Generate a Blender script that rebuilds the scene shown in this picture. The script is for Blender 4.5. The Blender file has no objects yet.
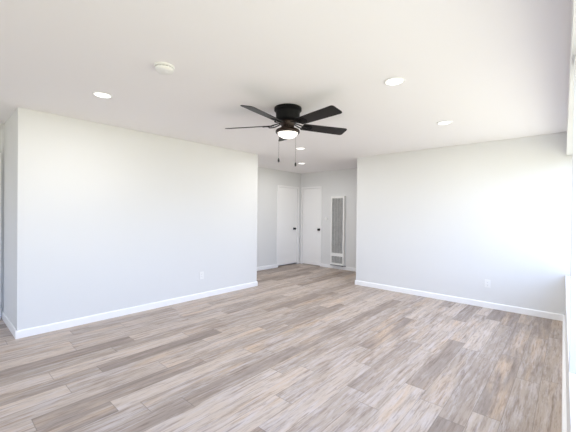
import bpy, bmesh, math, random
from mathutils import Vector, Matrix
random.seed(7)
S = bpy.context.scene
COL = S.collection

# ------------------------------------------------------------------ camera
F_PX, YAW, PITCH, ROLL, EYE = 317.1, 0.7273, -0.0074, 0.0107, 1.35
CEIL = 2.44
fwd = Vector((math.cos(YAW) * math.cos(PITCH), math.sin(YAW) * math.cos(PITCH), math.sin(PITCH)))
rgt = Vector((math.sin(YAW), -math.cos(YAW), 0.0))
upv = rgt.cross(fwd)
r2 = rgt * math.cos(ROLL) + upv * math.sin(ROLL)
u2 = upv * math.cos(ROLL) - rgt * math.sin(ROLL)
cam_data = bpy.data.cameras.new('camera')
cam_data.sensor_width = 36.0
cam_data.lens = F_PX * 36.0 / 576.0
cam_data.clip_start = 0.02
cam = bpy.data.objects.new('camera', cam_data)
COL.objects.link(cam)
M = Matrix((r2, u2, -fwd)).transposed().to_4x4()
M.translation = Vector((0, 0, EYE))
cam.matrix_world = M
S.camera = cam

# ------------------------------------------------------------------ world: overcast-bright sky above, sunny ground below
W = bpy.data.worlds.new('world')
S.world = W
W.use_nodes = True
wn, wl = W.node_tree.nodes, W.node_tree.links
wn.clear()
w_out = wn.new('ShaderNodeOutputWorld')
w_bg = wn.new('ShaderNodeBackground')
w_tc = wn.new('ShaderNodeTexCoord')
w_sep = wn.new('ShaderNodeSeparateXYZ')
w_map = wn.new('ShaderNodeMapRange')
w_ramp = wn.new('ShaderNodeValToRGB')
wl.new(w_tc.outputs['Generated'], w_sep.inputs[0])
wl.new(w_sep.outputs['Z'], w_map.inputs['Value'])
w_map.inputs['From Min'].default_value = -1
w_map.inputs['From Max'].default_value = 1
wl.new(w_map.outputs[0], w_ramp.inputs[0])
els = w_ramp.color_ramp.elements
SKY_RAMP = [(0.0, (0.64, 0.605, 0.55)), (0.22, (0.58, 0.575, 0.475)), (0.42, (0.74, 0.70, 0.52)),      # paving and grass outside
            (0.50, (0.72, 0.77, 0.83)), (0.58, (0.68, 0.86, 1.22)), (0.75, (0.58, 0.73, 1.08)), (1.0, (0.58, 0.73, 1.08))]
els[0].position, els[0].color = SKY_RAMP[0][0], (*SKY_RAMP[0][1], 1)
els[1].position, els[1].color = SKY_RAMP[-1][0], (*SKY_RAMP[-1][1], 1)
for pos_, col_ in SKY_RAMP[1:-1]:
    e = els.new(pos_); e.color = (*col_, 1)
wl.new(w_ramp.outputs[0], w_bg.inputs['Color'])
w_bg.inputs['Strength'].default_value = 5.0
wl.new(w_bg.outputs[0], w_out.inputs[0])

# ------------------------------------------------------------------ exposure
S.view_settings.view_transform = 'Standard'
S.view_settings.look = 'None'
S.view_settings.gamma = 1.0
S.view_settings.use_curve_mapping = False
S.view_settings.exposure = 0.11
S.cycles.max_bounces = 14
S.cycles.diffuse_bounces = 8
S.cycles.caustics_reflective = False
S.cycles.use_denoising = True

# window openings
WROT = math.radians(0.71)            # the window wall runs a hair off the room's axis
WF = 0.032                           # its face lies this far right of the camera
SILL, HEAD = 0.58, 2.135
def WW(u, d, z):
    return Vector((u * math.cos(WROT) + d * math.sin(WROT), u * math.sin(WROT) - d * math.cos(WROT), z))
PIER = (2.06, 2.20)
XB = -3.4                           # wall behind the camera
BW = (0.9, 3.9, 0.50, 2.10)        # unseen window added in it to light the room: y0 y1 z0 z1
XR, XL0, XL1, YL, YH, XH, YC, YRN = 5.432, 0.599, 4.024, 4.344, 5.479, 6.666, 5.33, 3.07
W1 = (PIER[1], XR - 0.005)
W2 = (-1.6, PIER[0])

def portal(name, centre, inward, w, h):
    L = bpy.data.lights.new(name, 'AREA')
    L.shape = 'RECTANGLE'; L.size = w; L.size_y = h
    L.cycles.is_portal = True
    o = bpy.data.objects.new(name, L); COL.objects.link(o)
    o.location = centre
    o.rotation_euler = Vector(inward).to_track_quat('-Z', 'Z').to_euler()
    return o
nrm = WW(0, -1, 0) - WW(0, 0, 0)
for nm, (a, b) in (('window_light_far', W1), ('window_light_near', W2)):
    portal(nm, WW((a + b) / 2, 0.24, (SILL + HEAD) / 2), nrm, b - a, HEAD - SILL)
portal('added_window_light', (XB - 0.19, (BW[0] + BW[1]) / 2, (BW[2] + BW[3]) / 2), (1, 0, 0), BW[1] - BW[0], BW[3] - BW[2])  # serves the window added behind the camera

# ------------------------------------------------------------------ placing by eye: the point of a plane seen at a pixel
def ray(px, py):
    return (fwd * F_PX + r2 * (px - 288) - u2 * (py - 216)).normalized()
def on_plane(px, py, axis, val):
    d = ray(px, py); o = Vector((0, 0, EYE))
    return o + d * ((val - o[axis]) / d[axis])

# ------------------------------------------------------------------ materials
def mat(name, col, rough=0.5, spec=0.5, metal=0.0):
    m = bpy.data.materials.new(name); m.use_nodes = True
    b = m.node_tree.nodes['Principled BSDF']
    b.inputs['Base Color'].default_value = (*col, 1)
    b.inputs['Roughness'].default_value = rough
    b.inputs['Specular IOR Level'].default_value = spec
    b.inputs['Metallic'].default_value = metal
    return m
def mottle(m, scale, amount, bump=0.0, bscale=120.0):
    """faint unevenness of a painted surface"""
    nt = m.node_tree; n, l = nt.nodes, nt.links
    b = n['Principled BSDF']; c = b.inputs['Base Color'].default_value[:]
    tc = n.new('ShaderNodeTexCoord'); nz = n.new('ShaderNodeTexNoise')
    nz.inputs['Scale'].default_value = scale; nz.inputs['Detail'].default_value = 3
    l.new(tc.outputs['Object'], nz.inputs['Vector'])
    mx = n.new('ShaderNodeMix'); mx.data_type = 'RGBA'
    mx.inputs[6].default_value = (*[v * (1 - amount) for v in c[:3]], 1)
    mx.inputs[7].default_value = (*[min(1, v * (1 + amount)) for v in c[:3]], 1)
    l.new(nz.outputs['Fac'], mx.inputs[0]); l.new(mx.outputs[2], b.inputs['Base Color'])
    if bump:
        n2 = n.new('ShaderNodeTexNoise'); n2.inputs['Scale'].default_value = bscale
        l.new(tc.outputs['Object'], n2.inputs['Vector'])
        bp = n.new('ShaderNodeBump'); bp.inputs['Strength'].default_value = bump; bp.inputs['Distance'].default_value = 0.002
        l.new(n2.outputs['Fac'], bp.inputs['Height']); l.new(bp.outputs[0], b.inputs['Normal'])
    return m
def glow(name, col, strength):
    m = bpy.data.materials.new(name); m.use_nodes = True
    b = m.node_tree.nodes['Principled BSDF']
    b.inputs['Base Color'].default_value = (0.9, 0.9, 0.88, 1)
    b.inputs['Emission Color'].default_value = (*col, 1)
    b.inputs['Emission Strength'].default_value = strength
    return m
WALL = mottle(mat('wall_paint', (0.765, 0.77, 0.77), 0.6, 0.35), 1.5, 0.008, 0.05)
CEILM = mottle(mat('ceiling_paint', (0.92, 0.905, 0.915), 0.8, 0.2), 1.2, 0.008, 0.08)
TRIM = mottle(mat('trim_gloss_white', (0.93, 0.93, 0.935), 0.35, 0.5), 3, 0.005)
DOOR = mottle(mat('door_white', (0.93, 0.93, 0.93), 0.4, 0.45), 3, 0.005)
BLACK = mottle(mat('fan_black', (0.007, 0.007, 0.008), 0.45, 0.12), 30, 0.15)
BLADE = mottle(mat('fan_blade_black', (0.010, 0.009, 0.009), 0.42, 0.3), 20, 0.2)
BRONZE = mottle(mat('fan_bronze', (0.026, 0.014, 0.010), 0.35, 0.5, 0.4), 20, 0.15)
KNOB = mottle(mat('knob_black', (0.010, 0.010, 0.010), 0.35, 0.5), 40, 0.15)
CHAIN = mottle(mat('chain_dark', (0.20, 0.19, 0.18), 0.4, 0.5, 0.8), 40, 0.1)
PLASTIC = mottle(mat('plastic_white', (0.86, 0.86, 0.85), 0.4, 0.5), 8, 0.005)
SLOT = mottle(mat('slot_dark', (0.05, 0.05, 0.05), 0.6, 0.3), 30, 0.1)
HEATER = mottle(mat('heater_enamel', (0.90, 0.90, 0.88), 0.4, 0.5), 6, 0.01)
GRILLE = mottle(mat('heater_grille_grey', (0.66, 0.66, 0.65), 0.45, 0.5, 0.1), 14, 0.18)
HDARK = mottle(mat('heater_inside', (0.30, 0.30, 0.30), 0.7, 0.3), 10, 0.3)
TRAY = mottle(mat('heater_tray_grey', (0.30, 0.30, 0.30), 0.5, 0.4), 10, 0.1)
FRAME = mottle(mat('window_vinyl', (0.86, 0.86, 0.86), 0.4, 0.5), 6, 0.005)
BULB = glow('lamp_bowl_lit', (1.0, 0.93, 0.84), 1.5)
LED = glow('downlight_lit', (1.0, 0.99, 0.975), 1.8)

GLASS = bpy.data.materials.new('window_glass'); GLASS.use_nodes = True
n, l = GLASS.node_tree.nodes, GLASS.node_tree.links
n.clear()
go = n.new('ShaderNodeOutputMaterial'); gm = n.new('ShaderNodeMixShader')
gt = n.new('ShaderNodeBsdfTransparent'); gg = n.new('ShaderNodeBsdfGlossy'); gf = n.new('ShaderNodeLayerWeight')
gp = n.new('ShaderNodeMath'); gp.operation = 'POWER'; gp.inputs[1].default_value = 5.0
ga = n.new('ShaderNodeMath'); ga.operation = 'MULTIPLY_ADD'; ga.inputs[1].default_value = 0.9; ga.inputs[2].default_value = 0.03
gt.inputs[0].default_value = (0.96, 0.97, 0.965, 1)
gg.inputs['Roughness'].default_value = 0.02; gf.inputs[0].default_value = 0.5
l.new(gf.outputs['Facing'], gp.inputs[0]); l.new(gp.outputs[0], ga.inputs[0]); l.new(ga.outputs[0], gm.inputs[0]); l.new(gt.outputs[0], gm.inputs[1]); l.new(gg.outputs[0], gm.inputs[2]); l.new(gm.outputs[0], go.inputs[0])

def floor_material():
    m = bpy.data.materials.new('vinyl_plank_floor'); m.use_nodes = True
    nt = m.node_tree; n, l = nt.nodes, nt.links
    b = n['Principled BSDF']
    def math_(op, a, bb=None):
        x = n.new('ShaderNodeMath'); x.operation = op
        for i, v in enumerate((a, bb)):
            if v is None: continue
            if isinstance(v, (int, float)): x.inputs[i].default_value = v
            else: l.new(v, x.inputs[i])
        return x.outputs[0]
    def comb(x, y, z):
        c = n.new('ShaderNodeCombineXYZ')
        for i, v in enumerate((x, y, z)):
            if isinstance(v, (int, float)): c.inputs[i].default_value = v
            else: l.new(v, c.inputs[i])
        return c.outputs[0]
    def noise(vec, detail=4, rough=0.6, dist=0.0):
        z = n.new('ShaderNodeTexNoise'); z.inputs['Scale'].default_value = 1.0
        z.inputs['Detail'].default_value = detail; z.inputs['Roughness'].default_value = rough
        z.inputs['Distortion'].default_value = dist
        l.new(vec, z.inputs['Vector']); return z.outputs['Fac']
    def remap(v, a, bb, c=0.0, d=1.0):
        r = n.new('ShaderNodeMapRange'); l.new(v, r.inputs['Value'])
        for i, q in zip((1, 2, 3, 4), (a, bb, c, d)): r.inputs[i].default_value = q
        return r.outputs[0]
    def mix(f, a, bb, mode='MIX'):
        x = n.new('ShaderNodeMix'); x.data_type = 'RGBA'; x.blend_type = mode
        if isinstance(f, (int, float)): x.inputs[0].default_value = f
        else: l.new(f, x.inputs[0])
        for i, v in ((6, a), (7, bb)):
            if isinstance(v, tuple): x.inputs[i].default_value = (*v, 1)
            else: l.new(v, x.inputs[i])
        return x.outputs[2]
    tc = n.new('ShaderNodeTexCoord'); sp = n.new('ShaderNodeSeparateXYZ'); l.new(tc.outputs['Object'], sp.inputs[0])
    X, Y = sp.outputs['X'], sp.outputs['Y']
    PW, PL = 0.162, 1.22
    v = math_('DIVIDE', Y, PW); row = math_('FLOOR', v)
    wn1 = n.new('ShaderNodeTexWhiteNoise'); wn1.noise_dimensions = '1D'; l.new(row, wn1.inputs['W'])
    u = math_('ADD', math_('DIVIDE', X, PL), math_('MULTIPLY', wn1.outputs['Value'], 9.0)); colm = math_('FLOOR', u)
    wn2 = n.new('ShaderNodeTexWhiteNoise'); wn2.noise_dimensions = '2D'; l.new(comb(row, colm, 0.0), wn2.inputs['Vector'])
    sc = n.new('ShaderNodeSeparateColor'); l.new(wn2.outputs['Color'], sc.inputs[0])
    ra, rb, rc = sc.outputs[0], sc.outputs[1], sc.outputs[2]
    off = math_('MULTIPLY', rc, 37.0)
    # long grain, broad blotches and fine streaks, each restarting at a plank
    g1 = noise(comb(math_('MULTIPLY', X, 2.4), math_('MULTIPLY', Y, 34.0), off), 5, 0.68, 0.25)
    g2 = noise(comb(math_('MULTIPLY', X, 1.3), math_('MULTIPLY', Y, 9.0), math_('ADD', off, 5.0)), 4, 0.6, 0.3)
    g3 = noise(comb(math_('MULTIPLY', X, 8.0), math_('MULTIPLY', Y, 70.0), math_('ADD', off, 9.0)), 3, 0.6, 0.3)
    g4 = noise(comb(math_('MULTIPLY', X, 3.0), math_('MULTIPLY', Y, 24.0), math_('ADD', off, 15.0)), 5, 0.72, 0.25)
    tone = math_('ADD', math_('MULTIPLY', ra, 0.72), math_('MULTIPLY', g2, 0.60))
    c = mix(remap(tone, 0.25, 0.95), FLOOR_DARK, FLOOR_PALE)
    c = mix(math_('MULTIPLY', remap(g2, 0.48, 0.68), remap(rb, 0.15, 0.9, 0.1, 0.75)), c, FLOOR_TAN)
    c = mix(math_('MULTIPLY', remap(g4, 0.48, 0.62, 0.0, 0.65), remap(tone, 0.35, 0.6, 0.25, 1.0)), c, FLOOR_WASH)
    c = mix(remap(g1, 0.50, 0.70, 0.0, 0.68), c, FLOOR_BROWN)
    c = mix(remap(g3, 0.53, 0.72, 0.0, 0.5), c, FLOOR_BROWN)
    # joints
    fv = math_('FRACT', v); fu = math_('FRACT', u)
    ev = math_('MINIMUM', fv, math_('SUBTRACT', 1.0, fv)); eu = math_('MINIMUM', fu, math_('SUBTRACT', 1.0, fu))
    jn = math_('MAXIMUM', remap(ev, 0.006, 0.016, 1.0, 0.0), remap(eu, 0.0012, 0.003, 1.0, 0.0))
    c = mix(math_('MULTIPLY', jn, 0.5), c, (0.12, 0.10, 0.09))
    l.new(c, b.inputs['Base Color'])
    l.new(remap(g1, 0.3, 0.7, 0.42, 0.55), b.inputs['Roughness'])
    b.inputs['Specular IOR Level'].default_value = 0.4
    bp = n.new('ShaderNodeBump'); bp.inputs['Strength'].default_value = 0.12; bp.inputs['Distance'].default_value = 0.002
    l.new(math_('SUBTRACT', math_('MULTIPLY', g3, 0.4), jn), bp.inputs['Height']); l.new(bp.outputs[0], b.inputs['Normal'])
    return m
FLOOR_DARK, FLOOR_PALE = (0.265, 0.215, 0.184), (0.545, 0.458, 0.39)
FLOOR_TAN, FLOOR_WASH, FLOOR_BROWN = (0.59, 0.43, 0.30), (0.575, 0.525, 0.525), (0.165, 0.115, 0.09)
FLOORM = floor_material()

# ------------------------------------------------------------------ mesh helpers
def box(bm, a, b, bevel=0.0, tf=None):
    a, b = Vector(a), Vector(b)
    t = bmesh.new()
    bmesh.ops.create_cube(t, size=1.0)
    for v in t.verts:
        v.co = Vector(((a[i] + b[i]) / 2 + v.co[i] * (b[i] - a[i]) for i in range(3)))
    if bevel:
        bmesh.ops.bevel(t, geom=t.edges[:], offset=bevel, segments=2, affect='EDGES', profile=0.6)
    if tf:
        for v in t.verts: v.co = tf(v.co)
        bmesh.ops.recalc_face_normals(t, faces=t.faces[:])
    merge(bm, t)
def merge(bm, t):
    me = bpy.data.meshes.new('tmp'); t.to_mesh(me); t.free(); bm.from_mesh(me); bpy.data.meshes.remove(me)
def lathe(bm, prof, seg=48, tf=None):
    """prof: (r, z) from top to bottom"""
    t = bmesh.new(); rings = []
    for r, z in prof:
        if r < 1e-6: rings.append([t.verts.new((0, 0, z))])
        else: rings.append([t.verts.new((r * math.cos(2 * math.pi * k / seg), r * math.sin(2 * math.pi * k / seg), z)) for k in range(seg)])
    for A, B in zip(rings, rings[1:]):
        for k in range(seg):
            k2 = (k + 1) % seg
            if len(A) == 1 and len(B) == 1: continue
            if len(A) == 1: t.faces.new((A[0], B[k2], B[k]))
            elif len(B) == 1: t.faces.new((A[k], A[k2], B[0]))
            else: t.faces.new((A[k], A[k2], B[k2], B[k]))
    bmesh.ops.recalc_face_normals(t, faces=t.faces[:])
    if tf is not None: bmesh.ops.transform(t, matrix=tf, verts=t.verts[:])
    merge(bm, t)
def extrude_profile(bm, prof, p0, p1, out):
    """prof: (o, z) closed outline, o measured along out from the line p0-p1"""
    p0, p1, out = Vector(p0), Vector(p1), Vector(out)
    t = bmesh.new()
    A = [t.verts.new(p0 + out * o + Vector((0, 0, z))) for o, z in prof]
    B = [t.verts.new(p1 + out * o + Vector((0, 0, z))) for o, z in prof]
    k = len(prof)
    for i in range(k): t.faces.new((A[i], A[(i + 1) % k], B[(i + 1) % k], B[i]))
    t.faces.new(A); t.faces.new(B[::-1])
    bmesh.ops.recalc_face_normals(t, faces=t.faces[:])
    merge(bm, t)
def prism(bm, pts, z0, z1, bevel=0.0, tf=None):
    t = bmesh.new()
    A = [t.verts.new((x, y, z0)) for x, y in pts]; B = [t.verts.new((x, y, z1)) for x, y in pts]
    k = len(pts)
    for i in range(k): t.faces.new((A[i], A[(i + 1) % k], B[(i + 1) % k], B[i]))
    t.faces.new(A[::-1]); t.faces.new(B)
    bmesh.ops.recalc_face_normals(t, faces=t.faces[:])
    if bevel:
        ed = [e for e in t.edges if abs(e.verts[0].co.z - e.verts[1].co.z) < 1e-6]
        bmesh.ops.bevel(t, geom=ed, offset=bevel, segments=2, affect='EDGES')
    if tf is not None: bmesh.ops.transform(t, matrix=tf, verts=t.verts[:])
    merge(bm, t)
def obj(name, bm, m, parent=None, smooth=False, origin=None):
    if origin is not None:
        bmesh.ops.translate(bm, vec=-Vector(origin), verts=bm.verts[:])
    me = bpy.data.meshes.new(name); bm.to_mesh(me); bm.free()
    me.materials.append(m)
    if smooth:
        for p in me.polygons: p.use_smooth = True
        me.set_sharp_from_angle(angle=math.radians(38))
    o = bpy.data.objects.new(name, me); COL.objects.link(o)
    if parent: o.parent = parent
    if origin is not None: o.location = origin
    return o
def tag(o, label, cat, group=None, kind=None):
    o['label'] = label; o['category'] = cat
    if group: o['group'] = group
    if kind: o['kind'] = kind
    return o
def thing(name, label, cat, loc=(0, 0, 0), rot=(0, 0, 0), group=None, kind=None):
    o = bpy.data.objects.new(name, None); COL.objects.link(o)
    o.location = loc; o.rotation_euler = rot; o.empty_display_size = 0.05
    return tag(o, label, cat, group, kind)
def struct(name, bm, m, label, cat, **k):
    return tag(obj(name, bm, m, **k), label, cat, kind='structure')
BM = bmesh.new

# ------------------------------------------------------------------ floor, ceiling, walls
b = BM(); box(b, (XB - 0.15, -0.20, -0.12), (XH + 0.25, YH + 0.25, 0))
struct('floor', b, FLOORM, 'weathered grey beige wood plank floor of the empty room', 'floor')
b = BM(); box(b, (XB - 0.15, -0.20, CEIL), (XH + 0.25, YH + 0.25, CEIL + 0.15))
struct('ceiling', b, CEILM, 'flat white ceiling over the room and the hall', 'ceiling')
b = BM(); box(b, (XL0, YL, 0), (XL1, YH + 0.2, CEIL), 0.004)
struct('wall_left', b, WALL, 'long white wall block on the left with a free end', 'wall')
b = BM(); box(b, (XR, -0.19, 0), (XR + 0.14, YRN, CEIL), 0.004)
struct('wall_right', b, WALL, 'white wall on the right between hall opening and window corner', 'wall')
# hall wall with door_1
D1 = (5.742, 6.588); D2 = (4.772, 5.443); DT = 2.02; CW1, CW2 = 0.045, 0.032
b = BM()
for x0, x1, z0, z1 in ((XL1, D1[0] + CW1, 0, CEIL), (D1[1] - CW1, XH + 0.2, 0, CEIL), (D1[0] + CW1, D1[1] - CW1, DT, CEIL)):
    box(b, (x0, YH, z0), (x1, YH + 0.12, z1))
box(b, (XL1, YH + 0.12, 0), (XH + 0.2, YH + 0.2, CEIL))  # backing added behind the door, blocks outside light so its gap stays dark
struct('wall_hall_left', b, WALL, 'pale wall of the hall holding the left door', 'wall')
b = BM()
for y0, y1, z0, z1 in ((1.6, D2[0] + CW2, 0, CEIL), (D2[1] - CW2, YH, 0, CEIL), (D2[0] + CW2, D2[1] - CW2, DT, CEIL)):
    box(b, (XH, y0, z0), (XH + 0.12, y1, z1))
box(b, (XH + 0.12, 1.6, 0), (XH + 0.2, YH, CEIL))
struct('wall_hall_right', b, WALL, 'pale wall of the hall holding the right door and heater', 'wall')
b = BM(); box(b, (XR + 0.14, 1.45, 0), (XH + 0.2, 1.6, CEIL))
struct('wall_hall_end', b, WALL, 'end wall of the hall behind the right wall', 'wall')
b = BM(); box(b, (XB - 0.2, YC, 0), (XL0, YC + 0.15, CEIL))
struct('wall_corridor', b, WALL, 'far wall seen past the free end of the left wall', 'wall')
b = BM()
y0, y1, z0, z1 = BW
for c in (((XB - 0.15, -0.28, 0), (XB, y0, CEIL)), ((XB - 0.15, y1, 0), (XB, YC, CEIL)), ((XB - 0.15, y0, 0), (XB, y1, z0)), ((XB - 0.15, y0, z1), (XB, y1, CEIL))):
    box(b, *c)
struct('wall_back', b, WALL, 'wall behind the viewer with a window added for light', 'wall')
b = BM()
tw = lambda c: WW(c.x, c.y, c.z)
U0, U1 = XB - 0.02, XR - 0.005
TH = 0.20
for u0, u1, za, zb in ((U0, U1, 0, SILL), (U0, U1, HEAD, CEIL), (U0, W2[0], SILL, HEAD), (PIER[0], PIER[1], SILL, HEAD)):
    box(b, (u0, WF - (0.012 if za == HEAD else 0), za), (u1, WF + TH, zb), tf=tw)
struct('wall_window', b, WALL, 'low wall, pier and header around the windows at right', 'wall')

# ------------------------------------------------------------------ window sills and windows
for k, (a, c) in enumerate((W1, W2)):
    b = BM(); box(b, (a + 0.002, WF - 0.002, SILL + 0.0005), (c - 0.002, WF + 0.115, SILL + 0.016), 0.003, tf=tw)
    struct('trim_%d' % (k + 1), b, TRIM, ('white sill board under the far window', 'white sill board under the near window')[k], 'window sill')
def window(name, tf, L, z0, z1, lab, mull):
    r = thing(name, lab, 'window', kind='structure')
    b = BM(); f = 0.05
    for u0, u1, za, zb in ((0, L, z0, z0 + f), (0, L, z1 - f, z1), (0, f, z0 + f, z1 - f), (L - f, L, z0 + f, z1 - f)):
        box(b, (u0, 0, za), (u1, 0.06, zb), tf=tf)
    for m_ in mull:
        box(b, (m_ - 0.02, 0.008, z0 + f), (m_ + 0.02, 0.052, z1 - f), tf=tf)
    obj('window_frame', b, FRAME, r)
    edges = [f] + list(mull) + [L - f]
    for p, q in zip(edges, edges[1:]):
        b = BM(); box(b, (p + 0.004, 0.028, z0 + f - 0.005), (q - 0.004, 0.032, z1 - f + 0.005), tf=tf)
        obj('glass_pane', b, GLASS, r)
    return r
window('window_1', lambda c: WW(W1[0] + c.x, WF + 0.12 + c.y, c.z), W1[1] - W1[0], SILL + 0.001, HEAD - 0.001, 'far window beside the right wall', (1.05, 2.15))
window('window_2', lambda c: WW(W2[0] + c.x, WF + 0.12 + c.y, c.z), W2[1] - W2[0], SILL + 0.001, HEAD - 0.001, 'near window beside the viewer', (1.2, 2.4))
window('window_added_3', lambda c: Vector((XB - 0.08 - c.y, BW[0] + c.x, c.z)), BW[1] - BW[0], BW[2], BW[3], 'unseen window added behind the viewer for light', (0.97, 1.94))  # unseen, added so daylight falls on the right wall

# ------------------------------------------------------------------ baseboards
BH, BT = 0.084, 0.013
BP = [(0, 0), (BT, 0), (BT, BH - 0.012), (BT - 0.002, BH - 0.005), (BT - 0.006, BH), (0, BH)]
def baseboard(name, runs, label):
    b = BM()
    for p0, p1, out in runs: extrude_profile(b, BP, p0, p1, out)
    return struct(name, b, TRIM, label, 'baseboard')
baseboard('baseboard_left', [((XL0 - BT, YL, 0), (XL1 + BT, YL, 0), (0, -1, 0)), ((XL0, YL, 0), (XL0, YC, 0), (-1, 0, 0)), ((XL1, YL, 0), (XL1, YH, 0), (1, 0, 0))], 'white baseboard along the left wall and round its ends')
baseboard('baseboard_right', [((XR, 0.05, 0), (XR, YRN + BT, 0), (-1, 0, 0)), ((XR, YRN, 0), (XR + 0.14, YRN, 0), (0, 1, 0))], 'white baseboard along the right wall')
b = BM()
extrude_profile(b, [(o * 1.7, z) for o, z in BP], WW(U0 + 0.05, WF, 0), WW(XR - BT, WF, 0), nrm)
struct('baseboard_window', b, TRIM, 'white baseboard under the window wall', 'baseboard')
baseboard('baseboard_hall_left', [((XL1 + BT, YH, 0), (D1[0], YH, 0), (0, -1, 0))], 'white baseboard left of the left hall door')
baseboard('baseboard_hall_right', [((XH, 1.6, 0), (XH, D2[0], 0), (-1, 0, 0))], 'white baseboard under the wall heater')
baseboard('baseboard_corridor', [((XB, YC, 0), (-0.36, YC, 0), (0, -1, 0))], 'white baseboard of the far wall past the left wall')

# ------------------------------------------------------------------ doors
KNOB_PROF = [(0, 0.0), (0.031, 0.0), (0.033, 0.004), (0.030, 0.009), (0.014, 0.012), (0.012, 0.028), (0.020, 0.034), (0.029, 0.044), (0.031, 0.054), (0.026, 0.064), (0.014, 0.069), (0, 0.070)]
def door(name, label, W_, cl, cr, to_world, knob_t, knob_z, gap):
    """t runs along the wall, d out of it into the room; to_world maps (t, d, z)"""
    r = thing(name, label, 'door', to_world(W_ / 2, 0, 0), kind='structure')
    inv = -Vector(r.location)
    tf = lambda c: to_world(c.x, c.y, c.z) + inv
    b = BM()
    box(b, (cl + 0.003, -0.050, gap), (W_ - cr - 0.003, -0.012, DT - 0.004), 0.002, tf=tf)
    slab = obj('door_slab', b, DOOR, r)
    b = BM()
    box(b, (0, 0.0005, 0), (cl, 0.014, DT + 0.045), 0.002, tf=tf)
    box(b, (W_ - cr, 0.0005, 0), (W_, 0.014, DT + 0.045), 0.002, tf=tf)
    box(b, (cl, 0.0005, DT), (W_ - cr, 0.014, DT + 0.045), 0.002, tf=tf)
    obj('door_casing', b, TRIM, r)
    o = tf(Vector((knob_t, -0.012, knob_z)))
    d = (tf(Vector((knob_t, 1, knob_z))) - tf(Vector((knob_t, 0, knob_z)))).normalized()
    b = BM()
    lathe(b, KNOB_PROF, 28, Matrix.Translation(o) @ d.to_track_quat('Z', 'Y').to_matrix().to_4x4())
    k = obj('door_knob', b, KNOB, r, smooth=True); k['label'] = 'black round knob'
    return r
door('door_1', 'white flush door on the left with black knob beside the hall corner', D1[1] - D1[0], CW1, CW1,
     lambda t, d, z: Vector((D1[0] + t, YH - d, z)), 0.665, 0.955, 0.042)
door('door_2', 'white flush door with black knob between hall corner and wall heater', D2[1] - D2[0], CW2, CW2,
     lambda t, d, z: Vector((XH - d, D2[0] + t, z)), 0.078, 0.945, 0.012)
door('door_3', 'white door edge past the free end of the left wall', 0.93, 0.06, 0.06,
     lambda t, d, z: Vector((-0.36 + t, YC - d - 0.051, z)), 0.12, 0.95, 0.012)

# ------------------------------------------------------------------ recessed lights
RL = [(102.5, 94.7, 'round recessed light nearest the left wall and smoke detector'),
      (394.5, 81.0, 'largest looking recessed light, on the ceiling right of the fan'),
      (444.5, 122.5, 'recessed light on the ceiling close to the right wall'),
      (300.5, 148.2, 'recessed light between the ceiling fan and the hall light'),
      (301.6, 163.2, 'recessed light deepest in the hall before the doors')]
lamp0 = None
DOWN_W = 10.2
for px, py, lab in RL:
    p = on_plane(px, py, 2, CEIL)
    if lamp0 is None:
        r = thing('recessed_light', lab, 'ceiling light', p, group='recessed ceiling lights')
        b = BM(); lathe(b, [(0.066, 0.0), (0.084, -0.001), (0.085, -0.004), (0.080, -0.007), (0.068, -0.008), (0.066, -0.003)], 48)
        obj('trim_ring', b, PLASTIC, r, smooth=True)
        b = BM(); lathe(b, [(0.0655, -0.0005), (0.0655, -0.0045), (0.04, -0.0055), (0, -0.006)], 48)
        obj('lens', b, LED, r, smooth=True)['label'] = 'glowing white lens'
        L = bpy.data.lights.new('downlight', 'AREA'); L.shape = 'DISK'; L.size = 0.11; L.energy = DOWN_W; L.color = (1.0, 0.99, 0.975)
        lo = bpy.data.objects.new('downlight_lamp', L); COL.objects.link(lo); lo.parent = r; lo.location = (0, 0, -0.0085)
        lamp0 = r
    else:
        r = lamp0.copy(); COL.objects.link(r); r.location = p; r['label'] = lab
        for ch in list(lamp0.children):
            c = ch.copy(); COL.objects.link(c); c.parent = r

# ------------------------------------------------------------------ smoke detector
p = on_plane(164.5, 66.5, 2, CEIL)
sd = thing('smoke_detector', 'round white smoke detector on the ceiling left of the fan', 'smoke detector', p)
b = BM(); lathe(b, [(0, 0), (0.072, 0), (0.073, -0.006), (0.070, -0.011), (0.062, -0.012), (0, -0.012)], 48)
obj('base_plate', b, PLASTIC, sd, smooth=True)
b = BM(); lathe(b, [(0.055, -0.012), (0.055, -0.020)], 48); lathe(b, [(0, -0.0205), (0.055, -0.0205)], 48)
obj('vent_slot', b, SLOT, sd, smooth=True)['label'] = 'dark vent gap'
b = BM(); lathe(b, [(0, -0.018), (0.064, -0.018), (0.0645, -0.030), (0.058, -0.038), (0.045, -0.042), (0, -0.043)], 48)
for k in range(16):
    a = 2 * math.pi * k / 16
    box(b, (-0.003, 0.056, -0.020), (0.003, 0.062, -0.011), tf=lambda c, a=a: Vector((c.x * math.cos(a) - c.y * math.sin(a), c.x * math.sin(a) + c.y * math.cos(a), c.z)))
obj('cover', b, PLASTIC, sd, smooth=True)
b = BM(); lathe(b, [(0.012, -0.042), (0.012, -0.0455), (0, -0.046)], 24, Matrix.Translation((0.012, -0.012, 0)))
obj('test_button', b, PLASTIC, sd, smooth=True)

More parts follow.
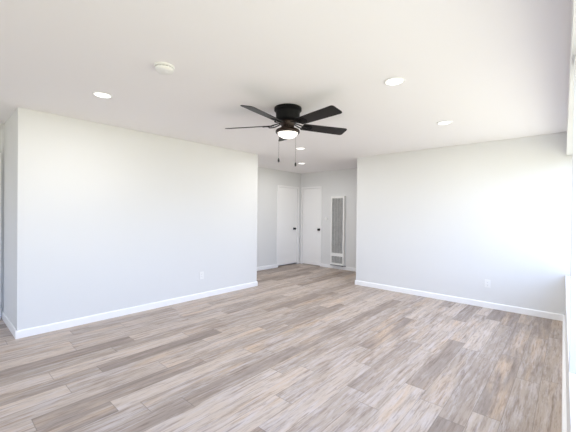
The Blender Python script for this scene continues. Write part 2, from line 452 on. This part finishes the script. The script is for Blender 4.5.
# ------------------------------------------------------------------ outlets
def outlet(label, p, rotz):
    r = thing('wall_outlet', label, 'outlet', p, (0, 0, rotz), 'wall outlets')
    b = BM(); box(b, (-0.036, -0.0065, -0.058), (0.036, -0.0003, 0.058), 0.0025)
    obj('cover_plate', b, PLASTIC, r)
    for s in (-1, 1):
        b = BM()
        pts = [(0.0165 * math.copysign(min(1, abs(math.cos(a)) * 1.0), math.cos(a)), max(-0.0125, min(0.0125, 0.0165 * math.sin(a)))) for a in [2 * math.pi * k / 24 for k in range(24)]]
        prism(b, pts, 0.0, 0.003, tf=Matrix.Translation((0, -0.0065, s * 0.0195)) @ Matrix.Rotation(math.pi / 2, 4, 'X'))
        sk = obj('socket', b, PLASTIC, r)
        b = BM()
        for x, h in ((-0.006, 0.004), (0.006, 0.0032)):
            box(b, (x - 0.0009, -0.0099, s * 0.0195 + 0.003 - h), (x + 0.0009, -0.0092, s * 0.0195 + 0.003 + h))
        lathe(b, [(0, 0), (0.0022, 0), (0.0022, 0.0006), (0, 0.0006)], 12, Matrix.Translation((0, -0.0093, s * 0.0195 - 0.0075)) @ Matrix.Rotation(math.pi / 2, 4, 'X'))
        obj('socket_slots', b, SLOT, sk)
    return r
p = on_plane(201.5, 275.5, 1, YL); outlet('white outlet low on the left wall', p, 0.0)
p = on_plane(487.6, 283.6, 0, XR); outlet('white outlet low on the right wall', p, -math.pi / 2)

# ------------------------------------------------------------------ thermostat beside heater
p = on_plane(326.3, 218.8, 0, XH)
r = thing('thermostat', 'small round white thermostat on hall wall left of the heater', 'thermostat', p, (0, -math.pi / 2, 0))
b = BM(); lathe(b, [(0, 0.0005), (0.044, 0.0005), (0.044, 0.010), (0.038, 0.012), (0, 0.012)], 40)
obj('wall_ring', b, PLASTIC, r, smooth=True)
b = BM(); lathe(b, [(0.034, 0.012), (0.034, 0.024), (0.028, 0.028), (0, 0.029)], 40)
obj('dial', b, HEATER, r, smooth=True)

# ------------------------------------------------------------------ wall heater (local: x across, -y out of wall, z up)
HW, HD, HZ0, HZ1 = 0.380, 0.07, 0.105, 1.79
r = thing('wall_heater', 'tall narrow white gas wall heater with grey grille in the hall', 'heater', (XH, 4.256, 0), (0, 0, -math.pi / 2))
hw = HW / 2
UG = (0.395, 1.742); LG = (0.150, 0.315); FX = 0.034
b = BM()
box(b, (-hw, -HD + 0.022, HZ0), (hw, -0.0005, HZ1), 0.004)
for x0, x1, z0, z1 in ((-hw, -hw + FX, HZ0, HZ1), (hw - FX, hw, HZ0, HZ1), (-hw + FX, hw - FX, UG[1], HZ1), (-hw + FX, hw - FX, LG[1], UG[0]), (-hw + FX, hw - FX, HZ0, LG[0])):
    box(b, (x0, -HD, z0), (x1, -HD + 0.024, z1), 0.0015)
obj('cabinet', b, HEATER, r)
def grille(name, z0, z1, pitch, lab):
    b = BM()
    w = hw - FX
    box(b, (-w, -HD + 0.0195, z0), (w, -HD + 0.0215, z1))
    g = obj('grille_backing', b, HDARK, None)
    b = BM()
    z = z0 + pitch / 2
    while z < z1 - pitch / 4:
        t = lambda c, z=z: Vector((c.x, -HD + 0.011 + c.y * math.cos(0.6) - c.z * math.sin(0.6), z + c.y * math.sin(0.6) + c.z * math.cos(0.6)))
        box(b, (-w, -0.009, -0.0012), (w, 0.007, 0.0012), tf=t); z += pitch
    nb = 4
    for k in range(1, nb):
        x = -w + 2 * w * k / nb
        box(b, (x - 0.003, -HD + 0.003, z0), (x + 0.003, -HD + 0.012, z1))
    q = obj(name, b, GRILLE, r); q['label'] = lab
    g.parent = q
    return q
grille('upper_grille', UG[0], UG[1], 0.019, 'tall grey louvred grille')
grille('lower_grille', LG[0], LG[1], 0.019, 'short grey louvred grille')
b = BM()
box(b, (-hw - 0.0, -HD - 0.012, HZ0 - 0.022), (hw + 0.03, -0.01, HZ0 - 0.006), 0.003)
box(b, (-hw + 0.02, -HD + 0.01, HZ0 - 0.008), (hw - 0.02, -0.02, HZ0 + 0.002))
obj('bottom_tray', b, TRAY, r)['label'] = 'grey tray under the heater'
b = BM()
lathe(b, [(0, 0), (0.012, 0), (0.012, 0.014), (0, 0.016)], 20, Matrix.Translation((hw - 0.02, -HD - 0.012, HZ0 - 0.012)) @ Matrix.Rotation(math.pi / 2, 4, 'X'))
obj('control_knob', b, SLOT, r, smooth=True)

# ------------------------------------------------------------------ ceiling fan
FC = on_plane(288, 105.7, 2, CEIL)
hz = Vector((math.cos(YAW), math.sin(YAW), 0)); k = 3.28 / FC.dot(hz); FC = Vector((FC.x * k, FC.y * k, CEIL))
fan = thing('ceiling_fan', 'black five blade flush mount ceiling fan with lit glass bowl', 'ceiling fan', FC)
b = BM()
lathe(b, [(0, 0), (0.138, 0), (0.141, -0.004), (0.141, -0.030), (0.136, -0.036), (0.128, -0.040), (0.124, -0.048), (0.122, -0.105), (0.118, -0.122), (0.108, -0.134), (0.095, -0.140), (0, -0.140)], 64)
obj('motor_housing', b, BLACK, fan, smooth=True)
b = BM()
lathe(b, [(0.078, -0.139), (0.080, -0.158), (0.074, -0.178), (0.062, -0.190), (0.058, -0.204), (0.064, -0.214), (0.078, -0.220), (0, -0.220)], 48)
for k in range(14):
    a = 2 * math.pi * k / 14
    box(b, (0.055, -0.004, -0.208), (0.066, 0.004, -0.186), tf=lambda c, a=a: Vector((c.x * math.cos(a) - c.y * math.sin(a), c.x * math.sin(a) + c.y * math.cos(a), c.z)))
obj('switch_housing', b, BRONZE, fan, smooth=True)
b = BM()
lathe(b, [(0.06, -0.212), (0.095, -0.216), (0.114, -0.224), (0.124, -0.236), (0.1255, -0.250), (0.121, -0.260), (0.112, -0.263), (0.1045, -0.260), (0.1045, -0.240), (0.06, -0.232)], 64)
obj('light_rim', b, BRONZE, fan, smooth=True)['label'] = 'dark bronze rim of the bowl'
b = BM()
pr = [(0.1035, -0.245)]
for k in range(1, 11):
    a = math.pi / 2 * k / 10
    pr.append((0.1035 * math.cos(a) if k < 10 else 0, -0.252 - 0.064 * math.sin(a)))
lathe(b, pr, 56)
obj('light_bowl', b, BULB, fan, smooth=True)['label'] = 'lit white glass bowl'
# blades
BZ = -0.176
R0, R1 = 0.160, 0.680
def blade_outline():
    pts = []
    w0, w1, c = 0.062, 0.074, 0.030
    pts += [(R0 + 0.012, -w0), ]
    for k in range(7):
        a = -math.pi / 2 + math.pi / 2 * k / 6
        pts.append((R1 - c + c * math.cos(a), -w1 + c + c * math.sin(a)))
    for k in range(7):
        a = math.pi / 2 * k / 6
        pts.append((R1 - c + c * math.cos(a), w1 - c + c * math.sin(a)))
    pts += [(R0 + 0.012, w0), (R0, w0 - 0.014), (R0, -w0 + 0.014)]
    return pts
TILT = math.radians(-14)
rightang = math.atan2(rgt.y, rgt.x)
def blade_mesh():
    b = BM(); prism(b, blade_outline(), -0.003, 0.003, 0.0012, Matrix.Translation((0, 0, BZ)) @ Matrix.Rotation(TILT, 4, 'X')); return b
def bracket_mesh():
    b = BM()
    T = Matrix.Translation((0, 0, BZ)) @ Matrix.Rotation(TILT, 4, 'X')
    prism(b, [(0.170, -0.018), (0.225, -0.040), (0.262, -0.036), (0.275, -0.018), (0.275, 0.018), (0.262, 0.036), (0.225, 0.040), (0.170, 0.018)], -0.008, -0.0031, 0.001, T)
    for x, y in ((0.225, -0.026), (0.225, 0.026), (0.260, 0.0)):
        lathe(b, [(0, -0.011), (0.004, -0.0105), (0.006, -0.008)], 14, T @ Matrix.Translation((x, y, 0)))
    # curved arms down from the motor to the plate
    for s in (-1, 1):
        prev = None; path = []
        for k in range(11):
            t = k / 10
            x = 0.072 + 0.140 * t
            y = s * (0.010 + 0.020 * math.sin(math.pi * t) + 0.008 * t)
            z = -0.150 - 0.034 * math.sin(math.pi * min(1, t * 0.75) * 0.67) - 0.004
            path.append(Vector((x, y, z)))
        t_ = bmesh.new(); rings = []
        for p in path:
            rings.append([t_.verts.new(p + Vector((0, dy, dz))) for dy, dz in ((-0.007, -0.004), (0.007, -0.004), (0.007, 0.004), (-0.007, 0.004))])
        for A, B in zip(rings, rings[1:]):
            for i in range(4): t_.faces.new((A[i], A[(i + 1) % 4], B[(i + 1) % 4], B[i]))
        t_.faces.new(rings[0][::-1]); t_.faces.new(rings[-1])
        bmesh.ops.recalc_face_normals(t_, faces=t_.faces[:]); merge(b, t_)
    return b
bl0 = None
for i in range(5):
    ang = rightang + math.radians(22 + 72 * i)
    if bl0 is None:
        bl = obj('blade', blade_mesh(), BLADE, fan); br = obj('blade_bracket', bracket_mesh(), BLACK, bl)
        bl0, br0 = bl, br
    else:
        bl = bl0.copy(); COL.objects.link(bl); bl.parent = fan
        br = br0.copy(); COL.objects.link(br); br.parent = bl
    bl.rotation_euler = (0, 0, ang)
# pull chains
for lat, fw, zb in ((-0.090, -0.01, -0.541), (0.084, 0.02, -0.576)):
    p = rgt * lat + hz * fw
    b = BM()
    z = -0.244
    while z > zb + 0.02:
        lathe(b, [(0, 0.0026), (0.0015, 0.0015), (0.0019, 0), (0.0015, -0.0015), (0, -0.0026)], 6, Matrix.Translation((p.x, p.y, z))); z -= 0.005
    ch = obj('pull_chain', b, CHAIN, fan)
    b = BM()
    lathe(b, [(0, 0.022), (0.005, 0.020), (0.009, 0.008), (0.0105, -0.004), (0.009, -0.015), (0.004, -0.021), (0, -0.022)], 18, Matrix.Translation((p.x, p.y, zb)))
    obj('chain_fob', b, KNOB, ch, smooth=True)['label'] = 'small black pull'
